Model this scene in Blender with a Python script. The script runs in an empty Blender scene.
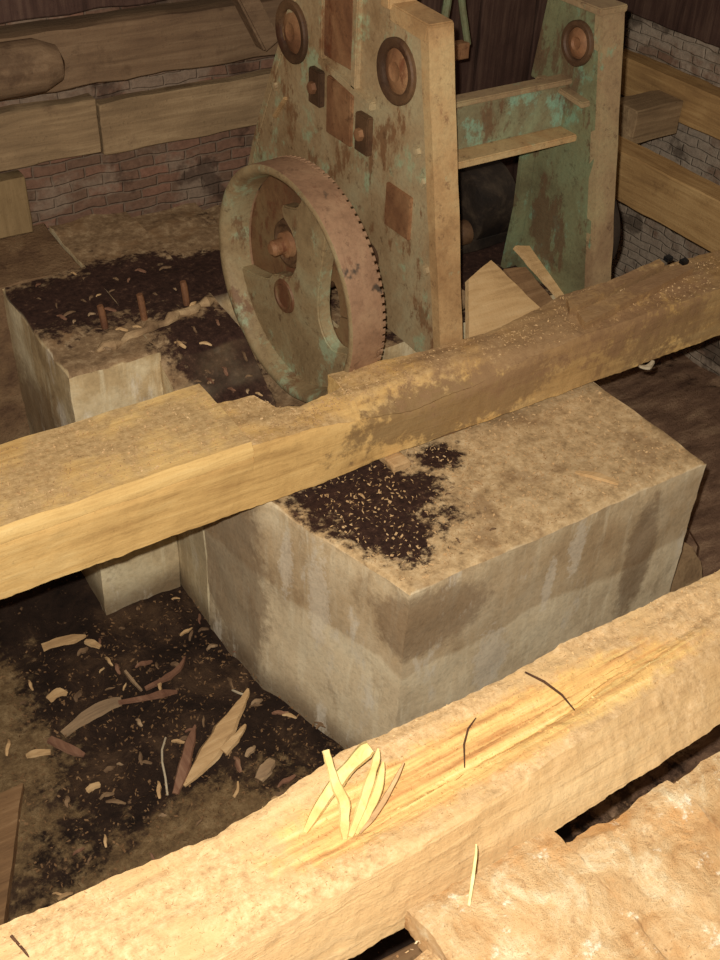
import bpy, bmesh, math, random
from mathutils import Vector, Matrix, noise
random.seed(7)
SC = bpy.context.scene
COL = SC.collection
V = Vector

# ------------------------------------------------------------------ materials
def lin(c):
    return tuple(((x/255)/12.92 if x/255 <= .04045 else ((x/255+.055)/1.055)**2.4) for x in c) + (1,)

class NT:
    def __init__(s, name):
        s.m = bpy.data.materials.new(name); s.m.use_nodes = True
        s.t = s.m.node_tree; s.b = s.t.nodes['Principled BSDF']
        g = s.n('ShaderNodeNewGeometry'); s.pos = g.outputs['Position']; s.nor = g.outputs['Normal']
    def n(s, t, **k):
        x = s.t.nodes.new(t)
        for a, b in k.items(): setattr(x, a, b)
        return x
    def l(s, a, b): s.t.links.new(a, b)
    def mapv(s, scale=(1,1,1), rot=(0,0,0), src=None):
        m = s.n('ShaderNodeMapping'); m.inputs['Scale'].default_value = scale; m.inputs['Rotation'].default_value = rot
        s.l(src or s.pos, m.inputs['Vector']); return m.outputs[0]
    def noise(s, scale, detail=5, rough=.6, vec=None, dist=0):
        x = s.n('ShaderNodeTexNoise'); x.inputs['Scale'].default_value = scale; x.inputs['Detail'].default_value = detail
        x.inputs['Roughness'].default_value = rough; x.inputs['Distortion'].default_value = dist
        s.l(vec or s.pos, x.inputs['Vector']); return x.outputs['Fac']
    def ramp(s, fac, stops, interp='LINEAR'):
        r = s.n('ShaderNodeValToRGB'); e = r.color_ramp; e.interpolation = interp
        while len(e.elements) > 1: e.elements.remove(e.elements[-1])
        e.elements[0].position = stops[0][0]; e.elements[0].color = stops[0][1]
        for p, c in stops[1:]:
            k = e.elements.new(p); k.color = c
        s.l(fac, r.inputs[0]); return r.outputs[0]
    def step(s, fac, a, b):
        m = s.n('ShaderNodeMapRange'); m.interpolation_type = 'SMOOTHSTEP'
        m.inputs['From Min'].default_value = a; m.inputs['From Max'].default_value = b
        s.l(fac, m.inputs['Value']); return m.outputs[0]
    def math(s, op, a, b=None):
        m = s.n('ShaderNodeMath', operation=op)
        for i, v in enumerate((a, b)):
            if v is None: continue
            if isinstance(v, (int, float)): m.inputs[i].default_value = v
            else: s.l(v, m.inputs[i])
        return m.outputs[0]
    def mix(s, fac, a, b, mode='MIX'):
        m = s.n('ShaderNodeMix', data_type='RGBA', blend_type=mode)
        if isinstance(fac, (int, float)): m.inputs['Factor'].default_value = fac
        else: s.l(fac, m.inputs['Factor'])
        for k, v in (('A', a), ('B', b)):
            i = [q for q in m.inputs if q.name == k and q.type == 'RGBA'][0]
            if isinstance(v, tuple): i.default_value = v
            else: s.l(v, i)
        return [q for q in m.outputs if q.type == 'RGBA'][0]
    def sep(s, v):
        x = s.n('ShaderNodeSeparateXYZ'); s.l(v, x.inputs[0]); return x.outputs
    def blob(s, c, r, warp=.05, wscale=9):
        """1 inside an irregular patch round world point c with radii r"""
        d = s.n('ShaderNodeVectorMath', operation='SUBTRACT'); s.l(s.pos, d.inputs[0]); d.inputs[1].default_value = c
        k = s.n('ShaderNodeVectorMath', operation='DIVIDE'); s.l(d.outputs[0], k.inputs[0]); k.inputs[1].default_value = r
        ln = s.n('ShaderNodeVectorMath', operation='LENGTH'); s.l(k.outputs[0], ln.inputs[0])
        w = s.noise(wscale, 6, .7)
        w2 = s.noise(wscale*5, 4, .7)
        v = s.math('ADD', ln.outputs['Value'], s.math('ADD', s.math('MULTIPLY', s.math('SUBTRACT', w, .5), warp*40), s.math('MULTIPLY', s.math('SUBTRACT', w2, .5), warp*30)))
        return s.step(v, 1.22, .78)
    def done(s, col, rough=.9, bump=None, strength=.4, dist=.01, metal=0, spec=.15):
        s.l(col, s.b.inputs['Base Color']) if not isinstance(col, tuple) else setattr(s.b.inputs['Base Color'], 'default_value', col)
        if isinstance(rough, (int, float)): s.b.inputs['Roughness'].default_value = rough
        else: s.l(rough, s.b.inputs['Roughness'])
        s.b.inputs['Metallic'].default_value = metal
        s.b.inputs['Specular IOR Level'].default_value = spec
        if bump is not None:
            bp = s.n('ShaderNodeBump'); bp.inputs['Strength'].default_value = strength; bp.inputs['Distance'].default_value = dist
            s.l(bump, bp.inputs['Height']); s.l(bp.outputs[0], s.b.inputs['Normal'])
        return s.m

def wood(name, dark, mid, light, axis='x', speck=.3, stain=None, bump=.5, dusty=None, patches=(), streaks=()):
    s = NT(name)
    sc = {'x': (1.3, 22, 22), 'y': (22, 1.3, 22), 'z': (22, 22, 1.3)}[axis]
    grain = s.noise(2.2, 6, .65, s.mapv(sc), .6)
    big = s.noise(3.5, 5, .6)
    fine = s.noise(110, 4, .7)
    c = s.ramp(s.math('ADD', s.math('MULTIPLY', grain, .55), s.math('MULTIPLY', big, .45)),
               [(.3, lin(dark)), (.5, lin(mid)), (.68, lin(light))])
    if dusty:                                   # sawdust on upward faces
        up = s.step(s.sep(s.nor)[2], .45, .8)
        d = s.ramp(s.noise(70, 6, .75), [(.3, lin(dusty[0])), (.5, lin(dusty[1])), (.7, lin(dusty[2]))])
        m = s.step(s.noise(7, 6, .65), .36, .56)
        c = s.mix(s.math('MULTIPLY', up, s.math('MULTIPLY', m, .8)), c, d)
    for cx, cy, rx, ry in streaks:              # freshly torn orange and yellow fibres
        k = s.blob((cx, cy, 0), (rx, ry, .05), .03, 5)
        fib = s.ramp(s.noise(3, 6, .6, s.mapv((1.1, 30, 8), (0, 0, .03))), [(.32, lin((178, 122, 68))), (.45, lin((206, 156, 92))), (.56, lin((224, 182, 108))), (.68, lin((234, 202, 136)))])
        c = s.mix(s.math('MULTIPLY', k, .9), c, fib)
    for cc, rr, colr, amt in patches:
        c = s.mix(s.math('MULTIPLY', s.blob(cc, rr), amt), c, lin(colr))
    if stain:
        c = s.mix(s.math('MULTIPLY', s.step(s.noise(6, 6, .7), .55, .7), .6), c, lin(stain))
    c = s.mix(s.math('MULTIPLY', s.step(fine, .58, .72), speck), c, lin(tuple(int(q*.45) for q in dark)))
    h = s.math('ADD', s.math('MULTIPLY', grain, .8), s.math('MULTIPLY', fine, .5))
    return s.done(c, .92, h, bump, .006)

def patchy(name, cols, scale=6, spots=None, spotcol=(60,40,30), bump=.5, dist=.006, rough=.9, streak=False, metal=0, spec=.15, spotamt=.8, fine=80):
    s = NT(name)
    a = s.noise(scale, 8, .65, None, .4)
    n = len(cols)
    c = s.ramp(a, [(.3+.42*i/(n-1), lin(k)) for i, k in enumerate(cols)])
    f = s.noise(fine, 5, .7)
    c = s.mix(.35, c, s.ramp(f, [(.3, (.25,.25,.25,1)), (.55, (1,1,1,1))]), 'MULTIPLY')
    if streak:
        st = s.noise(3, 5, .6, s.mapv((14, 14, 1.2)))
        c = s.mix(s.math('MULTIPLY', s.step(st, .52, .66), .5), c, lin(streak))
    if spots:
        c = s.mix(s.math('MULTIPLY', s.step(s.noise(scale*2.3, 7, .7), spots, spots+.08), spotamt), c, lin(spotcol))
    return s.done(c, rough, s.math('ADD', s.math('MULTIPLY', a, .8), s.math('MULTIPLY', f, .5)), bump, dist, metal, spec)

def concrete(name, base, light, dark, dirt=(), white=(), brown=(), tc=((140, 112, 78), (196, 162, 116), (224, 194, 148))):
    """board-marked concrete, sawdust/soil on its top, black litter in given patches"""
    s = NT(name)
    a = s.noise(4, 8, .65, None, .3); f = s.noise(75, 5, .7)
    c = s.ramp(a, [(.3, lin(dark)), (.48, lin(base)), (.66, lin(light))])
    st = s.noise(3, 5, .6, s.mapv((13, 13, 1.4)))
    c = s.mix(s.math('MULTIPLY', s.step(st, .5, .66), .55), c, lin(light))
    st2 = s.noise(4, 5, .6, s.mapv((9, 9, 1.0), (0, 0, .6)))
    c = s.mix(s.math('MULTIPLY', s.step(st2, .58, .74), .4), c, lin(dark))
    z = s.sep(s.pos)[2]
    # pour line : darker damp band above an uneven line
    zz = s.math('ADD', z, s.math('MULTIPLY', s.math('SUBTRACT', s.noise(2.6, 4), .5), .18))
    band = s.math('MULTIPLY', s.step(zz, -.47, -.45), s.step(zz, -.20, -.30))
    c = s.mix(s.math('MULTIPLY', band, .5), c, lin(dark))
    lowband = s.step(zz, -.455, -.475)
    c = s.mix(s.math('MULTIPLY', lowband, .35), c, lin(light))
    for cc, rr in white: c = s.mix(s.math('MULTIPLY', s.blob(cc, rr, .05, 22), .5), c, lin((232, 216, 190)))
    for cc, rr in brown: c = s.mix(s.math('MULTIPLY', s.blob(cc, rr, .03, 9), .6), c, lin((118, 90, 64)))
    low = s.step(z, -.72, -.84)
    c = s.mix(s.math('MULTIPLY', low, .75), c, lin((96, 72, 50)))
    wh = s.step(s.noise(3.2, 7, .7, s.mapv((2.2, 2.2, .8), (.2, .4, 0))), .57, .68)
    c = s.mix(s.math('MULTIPLY', wh, .7), c, lin((226, 212, 188)))
    br = s.step(s.noise(5, 8, .75, s.mapv((1, 1, .6), (.9, .4, 0))), .53, .70)
    c = s.mix(s.math('MULTIPLY', br, .6), c, lin((132, 104, 74)))
    up = s.step(s.sep(s.nor)[2], .5, .85)
    top = s.ramp(s.noise(38, 7, .75), [(.3, lin(tc[0])), (.5, lin(tc[1])), (.7, lin(tc[2]))])
    top = s.mix(s.math('MULTIPLY', s.step(s.noise(8, 6, .6), .5, .64), .55), top, lin((128, 94, 62)))
    for cc, rr in dirt:
        k = s.blob(cc, rr)
        blk = s.ramp(s.noise(60, 6, .8), [(.35, lin((32, 18, 14))), (.58, lin((56, 36, 28))), (.72, lin((104, 76, 56)))])
        top = s.mix(k, top, blk)
    c = s.mix(up, c, top)
    c = s.mix(.3, c, s.ramp(f, [(.3, (.3,.3,.3,1)), (.55, (1,1,1,1))]), 'MULTIPLY')
    h = s.math('ADD', s.math('MULTIPLY', a, .7), s.math('MULTIPLY', f, .5))
    return s.done(c, .95, h, .45, .008)

def brick(name, cols, mortar, rot=(math.pi/2, 0, 0), white=.5, wcol=(150, 130, 112)):
    s = NT(name)
    v = s.mapv((1, 1, 1), rot)
    w = s.n('ShaderNodeVectorMath', operation='ADD')
    nz = s.n('ShaderNodeTexNoise'); nz.inputs['Scale'].default_value = 9; s.l(s.pos, nz.inputs['Vector'])
    sc = s.n('ShaderNodeVectorMath', operation='SCALE'); s.l(nz.outputs['Color'], sc.inputs[0]); sc.inputs['Scale'].default_value = .03
    s.l(v, w.inputs[0]); s.l(sc.outputs[0], w.inputs[1])
    b = s.n('ShaderNodeTexBrick'); s.l(w.outputs[0], b.inputs['Vector'])
    b.inputs['Scale'].default_value = 1; b.inputs['Brick Width'].default_value = .105; b.inputs['Row Height'].default_value = .033
    b.inputs['Mortar Size'].default_value = .0045; b.inputs['Mortar Smooth'].default_value = .8; b.inputs['Bias'].default_value = 0
    b.inputs['Color1'].default_value = lin(cols[0]); b.inputs['Color2'].default_value = lin(cols[1]); b.inputs['Mortar'].default_value = lin(mortar)
    c = b.outputs['Color']
    c = s.mix(s.math('MULTIPLY', s.step(s.noise(3.2, 7, .65), white, white+.09), .75), c, lin(wcol))
    c = s.mix(s.math('MULTIPLY', s.step(s.noise(7, 6, .6), .54, .64), .7), c, lin(tuple(int(q*.45) for q in cols[0])))
    f = s.noise(60, 5, .7)
    c = s.mix(.5, c, s.ramp(f, [(.3, (.3,.3,.3,1)), (.6, (1,1,1,1))]), 'MULTIPLY')
    h = s.math('SUBTRACT', s.math('MULTIPLY', f, .5), s.math('MULTIPLY', b.outputs['Fac'], .8))
    return s.done(c, .95, h, .7, .01)

M = {}
SAW = ((150, 112, 70), (196, 156, 104), (228, 192, 142))
M['beam_mid'] = wood('hewn_beam_wood', (158, 116, 66), (212, 168, 102), (232, 194, 128), 'x', .22, None, .5, ((120, 90, 60), (178, 143, 98), (216, 182, 134)),
    patches=[((1.36, 1.63, -.10), (.30, .16, .075), (122, 94, 62), .8), ((1.8, 1.66, -.08), (.45, .3, .12), (150, 118, 80), .55), ((2.5, 1.66, -.05), (.6, .4, .2), (122, 90, 62), .6), ((1.75, 1.72, 0), (.5, .16, .1), (142, 106, 76), .5)])
M['beam_near'] = wood('near_beam_wood', (178, 138, 90), (204, 166, 114), (222, 188, 136), 'x', .25, None, .7, ((146, 112, 74), (200, 162, 114), (226, 194, 148)),
    streaks=[(.80, .765, .40, .055)])
M['fresh'] = wood('fresh_split_wood', (206, 158, 84), (238, 196, 120), (250, 220, 150), 'x', .1)
M['lap'] = wood('lap_board_wood', (176, 132, 76), (222, 180, 112), (236, 200, 134), 'x', .2, None, .5, ((132, 100, 66), (176, 142, 98), (208, 174, 126)))
M['splinter'] = wood('torn_splinter_wood', (186, 150, 84), (212, 182, 112), (226, 204, 144), 'z', .2)
s = NT('rotten_deck_wood')
a = s.noise(11, 9, .72, None, .6); g = s.noise(2.5, 6, .7, s.mapv((18, 3, 18))); f = s.noise(95, 6, .8)
c = s.ramp(s.math('ADD', s.math('MULTIPLY', a, .7), s.math('MULTIPLY', g, .3)), [(.34, lin((176, 126, 78))), (.44, lin((206, 158, 104))), (.54, lin((224, 184, 132))), (.64, lin((244, 220, 176)))])
c = s.mix(s.math('MULTIPLY', s.step(s.noise(5, 8, .7), .58, .68), .6), c, lin((226, 160, 92)))
c = s.mix(s.math('MULTIPLY', s.step(s.noise(24, 6, .75), .60, .68), .55), c, lin((168, 120, 78)))
c = s.mix(s.math('MULTIPLY', s.step(s.noise(16, 6, .75), .60, .68), .8), c, lin((255, 244, 214)))
c = s.mix(s.math('MULTIPLY', s.step(f, .60, .68), .4), c, lin((146, 106, 70)))
M['deck'] = s.done(c, .95, s.math('ADD', a, s.math('MULTIPLY', f, .6)), .9, .012)
M['dim_x'] = wood('dim_timber', (92, 72, 52), (134, 108, 78), (166, 138, 102), 'x', .4, (92, 68, 50), .7)
M['dim_dark'] = wood('dark_timber', (76, 56, 42), (106, 82, 60), (130, 104, 78), 'x', .3, (60, 42, 30), .5)
M['dim_y'] = wood('side_timber', (104, 74, 46), (160, 122, 76), (190, 152, 100), 'y', .3, (96, 68, 44), .5)
M['dim_z'] = wood('upright_timber', (84, 64, 44), (122, 98, 66), (144, 118, 82), 'z', .3, (82, 58, 38), .5)
M['plank_dark'] = wood('dark_brown_plank', (34, 22, 18), (62, 43, 36), (88, 66, 54), 'z', .3)  # dark brown wood tone for the far planks and high boards
M['chip'] = wood('wood_chip', (132, 98, 66), (186, 148, 102), (218, 184, 136), 'x', .2)
M['chip_red'] = wood('reddish_bark_chip', (84, 54, 40), (118, 82, 62), (152, 116, 90), 'y', .2)
M['chip_grey'] = wood('grey_split_wood', (98, 78, 60), (146, 118, 88), (184, 154, 116), 'x', .2)
M['slab'] = wood('slab_offcut_wood', (148, 112, 72), (196, 156, 106), (216, 180, 130), 'x', .2)
M['slabd'] = wood('brown_offcut_wood', (80, 56, 38), (122, 90, 60), (156, 122, 86), 'x', .3)
M['packer'] = wood('packing_board_wood', (84, 58, 38), (112, 82, 54), (140, 108, 74), 'x', .3)
M['block'] = concrete('foundation_concrete', (214, 186, 144), (238, 218, 180), (170, 138, 100),
    white=[((1.47, 1.257, -.30), (.022, .1, .09)), ((1.40, 1.257, -.38), (.016, .1, .08)), ((.93, 1.50, -.40), (.2, .03, .14)), ((.91, 1.60, -.36), (.2, .02, .10)), ((1.25, 1.257, -.56), (.05, .1, .1))],
    brown=[((.85, 1.82, -.5), (.1, .16, .4)), ((1.05, 1.257, -.32), (.16, .1, .1)), ((1.7, 1.257, -.45), (.05, .1, .2))],
    dirt=[((1.08, 1.56, -.2), (.16, .2, .3)), ((1.32, 1.60, -.2), (.07, .05, .3)), ((1.08, 1.42, -.2), (.07, .09, .3))])
M['block_back'] = concrete('back_foundation_concrete', (190, 162, 118), (228, 210, 170), (140, 112, 76),
    dirt=[((.80, 2.47, -.06), (.42, .16, .4)), ((1.12, 2.44, -.06), (.36, .15, .4)), ((.99, 2.14, -.10), (.14, .14, .4)), ((1.8, 2.4, -.1), (.5, .5, .4)), ((.98, 2.0, -.15), (.12, .12, .4))],
    brown=[((1.07, 2.25, -.15), (.06, .3, .2)), ((.62, 2.4, -.5), (.08, .3, .3))], tc=((92, 70, 50), (134, 106, 76), (176, 148, 112)))
M['iron'] = None
def iron(name, base, green, rust, gthr, rthr, dark=None, bump=.5):
    s = NT(name)
    a = s.noise(5, 8, .65, None, .5); f = s.noise(90, 5, .75)
    c = s.ramp(a, [(.32, lin(base[0])), (.5, lin(base[1])), (.66, lin(base[2]))])
    g = s.step(s.noise(9, 9, .7, s.mapv((1, 1, .8))), gthr, gthr+.1)
    c = s.mix(s.math('MULTIPLY', g, .8), c, lin(green))
    r = s.step(s.noise(7.5, 9, .72, s.mapv((1.3, 1.3, .6), (.3, .2, 1))), rthr, rthr+.07)
    c = s.mix(s.math('MULTIPLY', r, .8), c, lin(rust))
    r2 = s.step(s.noise(26, 8, .78), .56, .66)
    c = s.mix(s.math('MULTIPLY', r2, .6), c, lin(tuple(int(q*.7) for q in rust)))
    if dark: c = s.mix(s.math('MULTIPLY', s.step(s.noise(11, 4, .5), dark, dark+.04), .85), c, lin((44, 42, 36)))
    c = s.mix(.35, c, s.ramp(f, [(.3, (.3,.3,.3,1)), (.55, (1,1,1,1))]), 'MULTIPLY')
    return s.done(c, .6, s.math('ADD', a, s.math('MULTIPLY', f, .6)), bump, .004, .1, .3)
M['frame'] = iron('peeling_green_painted_iron', ((134, 104, 70), (164, 136, 98), (172, 154, 116)), (158, 172, 132), (118, 76, 46), .53, .54)
M['frame_edge'] = iron('worn_frame_edge_iron', ((142, 104, 66), (178, 140, 94), (190, 160, 112)), (150, 168, 132), (136, 96, 66), .60, .6)
M['frame2'] = iron('green_painted_iron_leg', ((88, 80, 56), (112, 110, 78), (116, 126, 92)), (112, 146, 118), (92, 66, 46), .56, .50)
M['edge2'] = iron('far_leg_edge_iron', ((124, 96, 70), (148, 122, 88), (160, 142, 102)), (120, 150, 118), (112, 78, 60), .58, .58)
M['beam_iron'] = iron('green_cross_rail_iron', ((104, 88, 62), (122, 114, 84), (132, 138, 104)), (128, 166, 138), (98, 68, 46), .51, .52)
M['rust'] = iron('rusty_iron', ((90, 56, 38), (128, 86, 56), (152, 110, 74)), (120, 128, 88), (96, 50, 28), .66, .56)
M['rust_dark'] = iron('dark_rust_iron', ((52, 34, 22), (76, 52, 34), (98, 70, 46)), (96, 100, 66), (60, 32, 20), .68, .56)
M['wheel'] = iron('wheel_iron', ((118, 94, 64), (146, 122, 86), (154, 140, 104)), (154, 166, 130), (110, 74, 48), .56, .56)
M['wheel_rim'] = iron('wheel_tread_iron', ((112, 80, 58), (146, 110, 82), (162, 128, 96)), (132, 130, 98), (112, 74, 52), .64, .60, .62)
M['wheel_web'] = iron('wheel_web_iron', ((88, 58, 38), (112, 80, 52), (122, 98, 66)), (120, 124, 88), (96, 56, 36), .66, .50)
M['black_iron'] = patchy('greasy_black_iron', [(20, 16, 14), (36, 28, 22), (66, 54, 42)], 14, bump=.4, rough=.55, spec=.3)
M['mast'] = patchy('dark_iron', [(30, 24, 20), (58, 46, 36)], 8)
M['pit'] = None
s = NT('pit_floor_litter')
a = s.noise(7, 9, .7, None, .5); f = s.noise(60, 6, .8)
c = s.ramp(a, [(.34, lin((26, 17, 13))), (.52, lin((46, 32, 24))), (.7, lin((84, 62, 44)))])
k = s.math('MAXIMUM', s.blob((.42, 1.26, -.85), (.5, .20, .4), .05, 6), s.blob((.12, 1.9, -.85), (.2, .4, .4), .05, 6))
tan = s.ramp(s.noise(28, 8, .75), [(.3, lin((78, 58, 40))), (.5, lin((122, 96, 64))), (.68, lin((158, 130, 92)))])
c = s.mix(s.math('MULTIPLY', k, .85), c, tan)
c = s.mix(s.math('MULTIPLY', s.step(s.noise(44, 5, .7), .63, .68), .7), c, lin((138, 104, 74)))
c = s.mix(s.math('MULTIPLY', s.blob((2.4, 1.5, -.85), (.9, 2, .6), .05, 6), .8), c,
          s.ramp(s.noise(6, 8, .7, s.mapv((.7, 2.6, 1), (0, 0, .5))), [(.35, lin((92, 66, 52))), (.52, lin((142, 108, 84))), (.68, lin((188, 152, 118)))]))
M['pit'] = s.done(c, .95, s.math('ADD', a, s.math('MULTIPLY', f, .8)), .8, .015)
M['brick'] = brick('old_red_brick', ((126, 88, 70), (98, 76, 60)), (112, 92, 76), white=.5, wcol=(132, 112, 94))
M['brick_r'] = brick('whitewashed_brick', ((120, 90, 72), (146, 124, 104)), (120, 104, 86), (0, math.pi/2, math.pi/2), .42, (166, 148, 128))
M['brick_ledge'] = patchy('dusty_brick_ledge', [(84, 60, 44), (116, 88, 62), (138, 110, 80)], 9, .6, (70, 46, 36), .9, .012)
M['stone'] = patchy('broken_concrete_lump', [(110, 84, 60), (150, 120, 86), (182, 152, 112)], 12, bump=.8)
M['twig'] = patchy('dark_twig_bark', [(58, 36, 24), (92, 62, 42)], 20)
M['string'] = patchy('pale_fibre', [(170, 150, 120), (206, 190, 160)], 20)
M['black'] = patchy('black_lump', [(10, 10, 12), (28, 28, 28)], 30, rough=.4, spec=.4)
M['straw'] = patchy('straw_yellow', [(220, 205, 130), (240, 228, 170)], 20)

# ------------------------------------------------------------------ object helpers
def tag(o, label=None, cat=None, group=None, kind=None):
    if label: o['label'] = label
    if cat: o['category'] = cat
    if group: o['group'] = group
    if kind: o['kind'] = kind
    return o
def empty(name, loc, label, cat, group=None):
    o = bpy.data.objects.new(name, None); o.location = loc; o.empty_display_size = .05; COL.objects.link(o)
    return tag(o, label, cat, group)
def mesh(name, vs, fs, mat, parent=None, smooth=True, angle=35):
    """one mesh object, origin at its bottom centre"""
    vs = [V(v) for v in vs]
    xs = [v.x for v in vs]; ys = [v.y for v in vs]; zs = [v.z for v in vs]
    o0 = V(((min(xs)+max(xs))/2, (min(ys)+max(ys))/2, min(zs)))
    me = bpy.data.meshes.new(name); me.from_pydata([v-o0 for v in vs], [], fs)
    bm = bmesh.new(); bm.from_mesh(me); bmesh.ops.recalc_face_normals(bm, faces=bm.faces); bm.to_mesh(me); bm.free()
    if smooth:
        for p in me.polygons: p.use_smooth = True
        me.set_sharp_from_angle(angle=math.radians(angle))
    me.materials.append(mat)
    o = bpy.data.objects.new(name, me); COL.objects.link(o)
    if parent is not None:
        base = parent; off = V((0, 0, 0))
        while base is not None: off += base.location; base = base.parent
        o.parent = parent; o.location = o0 - off
    else: o.location = o0
    return o
def disp(p, amp, freq, seed):
    q = p*freq + V((seed*7.3, seed*3.1, seed*1.7))
    d = noise.noise_vector(q) + .5*noise.noise_vector(q*2.3) + .25*noise.noise_vector(q*5.1)
    return p + d*amp
def grid_box(fn, us, vs_, ws, amp=0, freq=6, seed=0):
    """surface of a box deformed by fn(u,v,w); us etc. lists of 0..1"""
    idx = {}; P = []; F = []
    def vid(i, j, k):
        if (i, j, k) not in idx:
            p = V(fn(us[i], vs_[j], ws[k]))
            if amp: p = disp(p, amp, freq, seed)
            idx[(i, j, k)] = len(P); P.append(p)
        return idx[(i, j, k)]
    a, b, c = len(us)-1, len(vs_)-1, len(ws)-1
    for i in range(a):
        for j in range(b):
            for k in (0, c): F.append([vid(i, j, k), vid(i+1, j, k), vid(i+1, j+1, k), vid(i, j+1, k)])
    for i in range(a):
        for k in range(c):
            for j in (0, b): F.append([vid(i, j, k), vid(i+1, j, k), vid(i+1, j, k+1), vid(i, j, k+1)])
    for j in range(b):
        for k in range(c):
            for i in (0, a): F.append([vid(i, j, k), vid(i, j+1, k), vid(i, j+1, k+1), vid(i, j, k+1)])
    return P, F
def ls(n): return [i/n for i in range(n+1)]
def box_fn(x0, x1, y0, y1, z0, z1, wear=0):
    def fn(u, v, w):
        x = x0+(x1-x0)*u; y = y0+(y1-y0)*v; z = z0+(z1-z0)*w
        return (x, y, z)
    return fn
def rbox(name, b, mat, parent=None, res=.04, amp=.003, freq=8, seed=1, bevel=.004):
    """hewn box: subdivided, softened corners, noisy"""
    x0, x1, y0, y1, z0, z1 = b
    def axis(L):
        n = max(1, int(L/res)); e = min(bevel/L, .3)
        return [0, e] + [e+(1-2*e)*i/n for i in range(1, n)] + [1-e, 1]
    us, vs_, ws = axis(x1-x0), axis(y1-y0), axis(z1-z0)
    def fn(u, v, w):
        p = V((x0+(x1-x0)*u, y0+(y1-y0)*v, z0+(z1-z0)*w))
        ends = [(u in (0, 1)), (v in (0, 1)), (w in (0, 1))]
        if sum(ends) >= 2:
            c = V(((x0+x1)/2, (y0+y1)/2, (z0+z1)/2))
            for q, e in enumerate(ends):
                if e: p[q] += bevel*.45*(1 if p[q] < c[q] else -1)
        return p
    P, F = grid_box(fn, us, vs_, ws, amp, freq, seed)
    return mesh(name, P, F, mat, parent)
def prism(name, poly, a0, a1, mat, axis='x', parent=None, smooth=False, bevel=0):
    """polygon extruded along axis; poly in the two other axes"""
    def mk(p, a):
        return {'x': (a, p[0], p[1]), 'y': (p[0], a, p[1]), 'z': (p[0], p[1], a)}[axis]
    n = len(poly)
    P = [mk(p, a0) for p in poly] + [mk(p, a1) for p in poly]
    F = [list(range(n)), list(range(2*n-1, n-1, -1))] + [[i, (i+1) % n, n+(i+1) % n, n+i] for i in range(n)]
    o = mesh(name, P, F, mat, parent, smooth)
    if bevel:
        bm = bmesh.new(); bm.from_mesh(o.data)
        bmesh.ops.bevel(bm, geom=list(bm.edges), offset=bevel, segments=2, affect='EDGES', clamp_overlap=True)
        bm.to_mesh(o.data); bm.free()
        for p in o.data.polygons: p.use_smooth = True
        o.data.set_sharp_from_angle(angle=math.radians(50))
    return o
def lathe_x(name, c, prof, mat, parent=None, n=64, wob=0):
    """prof: list of (x offset, radius) spun about the x axis through c"""
    P = []; F = []
    for a in range(n):
        t = 2*math.pi*a/n
        for dx, r in prof:
            p = V((c[0]+dx, c[1]+r*math.cos(t), c[2]+r*math.sin(t)))
            if wob: p = disp(p, wob, 12, 3)
            P.append(p)
    m = len(prof)
    for a in range(n):
        b = (a+1) % n
        for i in range(m-1): F.append([a*m+i, b*m+i, b*m+i+1, a*m+i+1])
    o = mesh(name, P, F, mat, parent)
    bm = bmesh.new(); bm.from_mesh(o.data); bmesh.ops.remove_doubles(bm, verts=bm.verts, dist=1e-5)
    bmesh.ops.recalc_face_normals(bm, faces=bm.faces); bm.to_mesh(o.data); bm.free()
    return o
def lerp(a, b, t): return a+(b-a)*t
def tube(name, pts, radii, mat, parent=None, n=7):
    pts = [V(p) for p in pts]; P = []; F = []
    for i, p in enumerate(pts):
        d = (pts[min(i+1, len(pts)-1)]-pts[max(i-1, 0)]).normalized()
        a = d.orthogonal().normalized() if i == 0 else (a - d*(a@d)).normalized()
        b = d.cross(a); r = radii[i] if isinstance(radii, (list, tuple)) else radii
        for k in range(n):
            t = 2*math.pi*k/n; P.append(p + a*r*math.cos(t) + b*r*math.sin(t))
    for i in range(len(pts)-1):
        for k in range(n): F.append([i*n+k, i*n+(k+1) % n, (i+1)*n+(k+1) % n, (i+1)*n+k])
    F.append(list(range(n))); F.append([(len(pts)-1)*n+k for k in range(n)])
    return mesh(name, P, F, mat, parent)
def strip(name, pts, widths, thick, side, mat, parent=None):
    """ragged flat strip: centre points, half widths, thickness, side vector"""
    pts = [V(p) for p in pts]; P = []; F = []
    side = V(side).normalized()
    rp, rw, K = [], [], 5                       # smooth the centre line and rag the edges
    m = len(pts)
    for i in range(m-1):
        a0, a1, a2, a3 = pts[max(i-1, 0)], pts[i], pts[i+1], pts[min(i+2, m-1)]
        for k in range(K):
            t = k/K
            rp.append(.5*(2*a1 + (a2-a0)*t + (2*a0-5*a1+4*a2-a3)*t*t + (3*a1-a0-3*a2+a3)*t**3))
            rw.append(lerp(widths[i], widths[i+1], t)*(1+.28*noise.noise(V((i+t, a1.x*40, a1.y*40))*2.1)))
    rp.append(pts[-1]); rw.append(widths[-1]); pts, widths = rp, rw
    for i, p in enumerate(pts):
        d = (pts[min(i+1, len(pts)-1)]-pts[max(i-1, 0)]).normalized()
        sd = (side - d*(side@d)).normalized(); up = d.cross(sd)
        if up.z < 0: up = -up
        w = widths[i]; t = thick*(.4+.6*min(1, w/max(widths)))/2
        P += [p-sd*w-up*t, p+sd*w*1.0-up*t, p+sd*w*.8+up*t, p-sd*w*.7+up*t]
    n = 4
    for i in range(len(pts)-1):
        for k in range(n): F.append([i*n+k, i*n+(k+1) % n, (i+1)*n+(k+1) % n, (i+1)*n+k])
    F.append([0, 1, 2, 3]); m = (len(pts)-1)*n; F.append([m, m+1, m+2, m+3])
    return mesh(name, P, F, mat, parent, True, 25)
def cut_pass(f, xs):            # sorted unique sample list with cluster at steps
    return sorted(set(round(x, 4) for x in xs))

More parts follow.
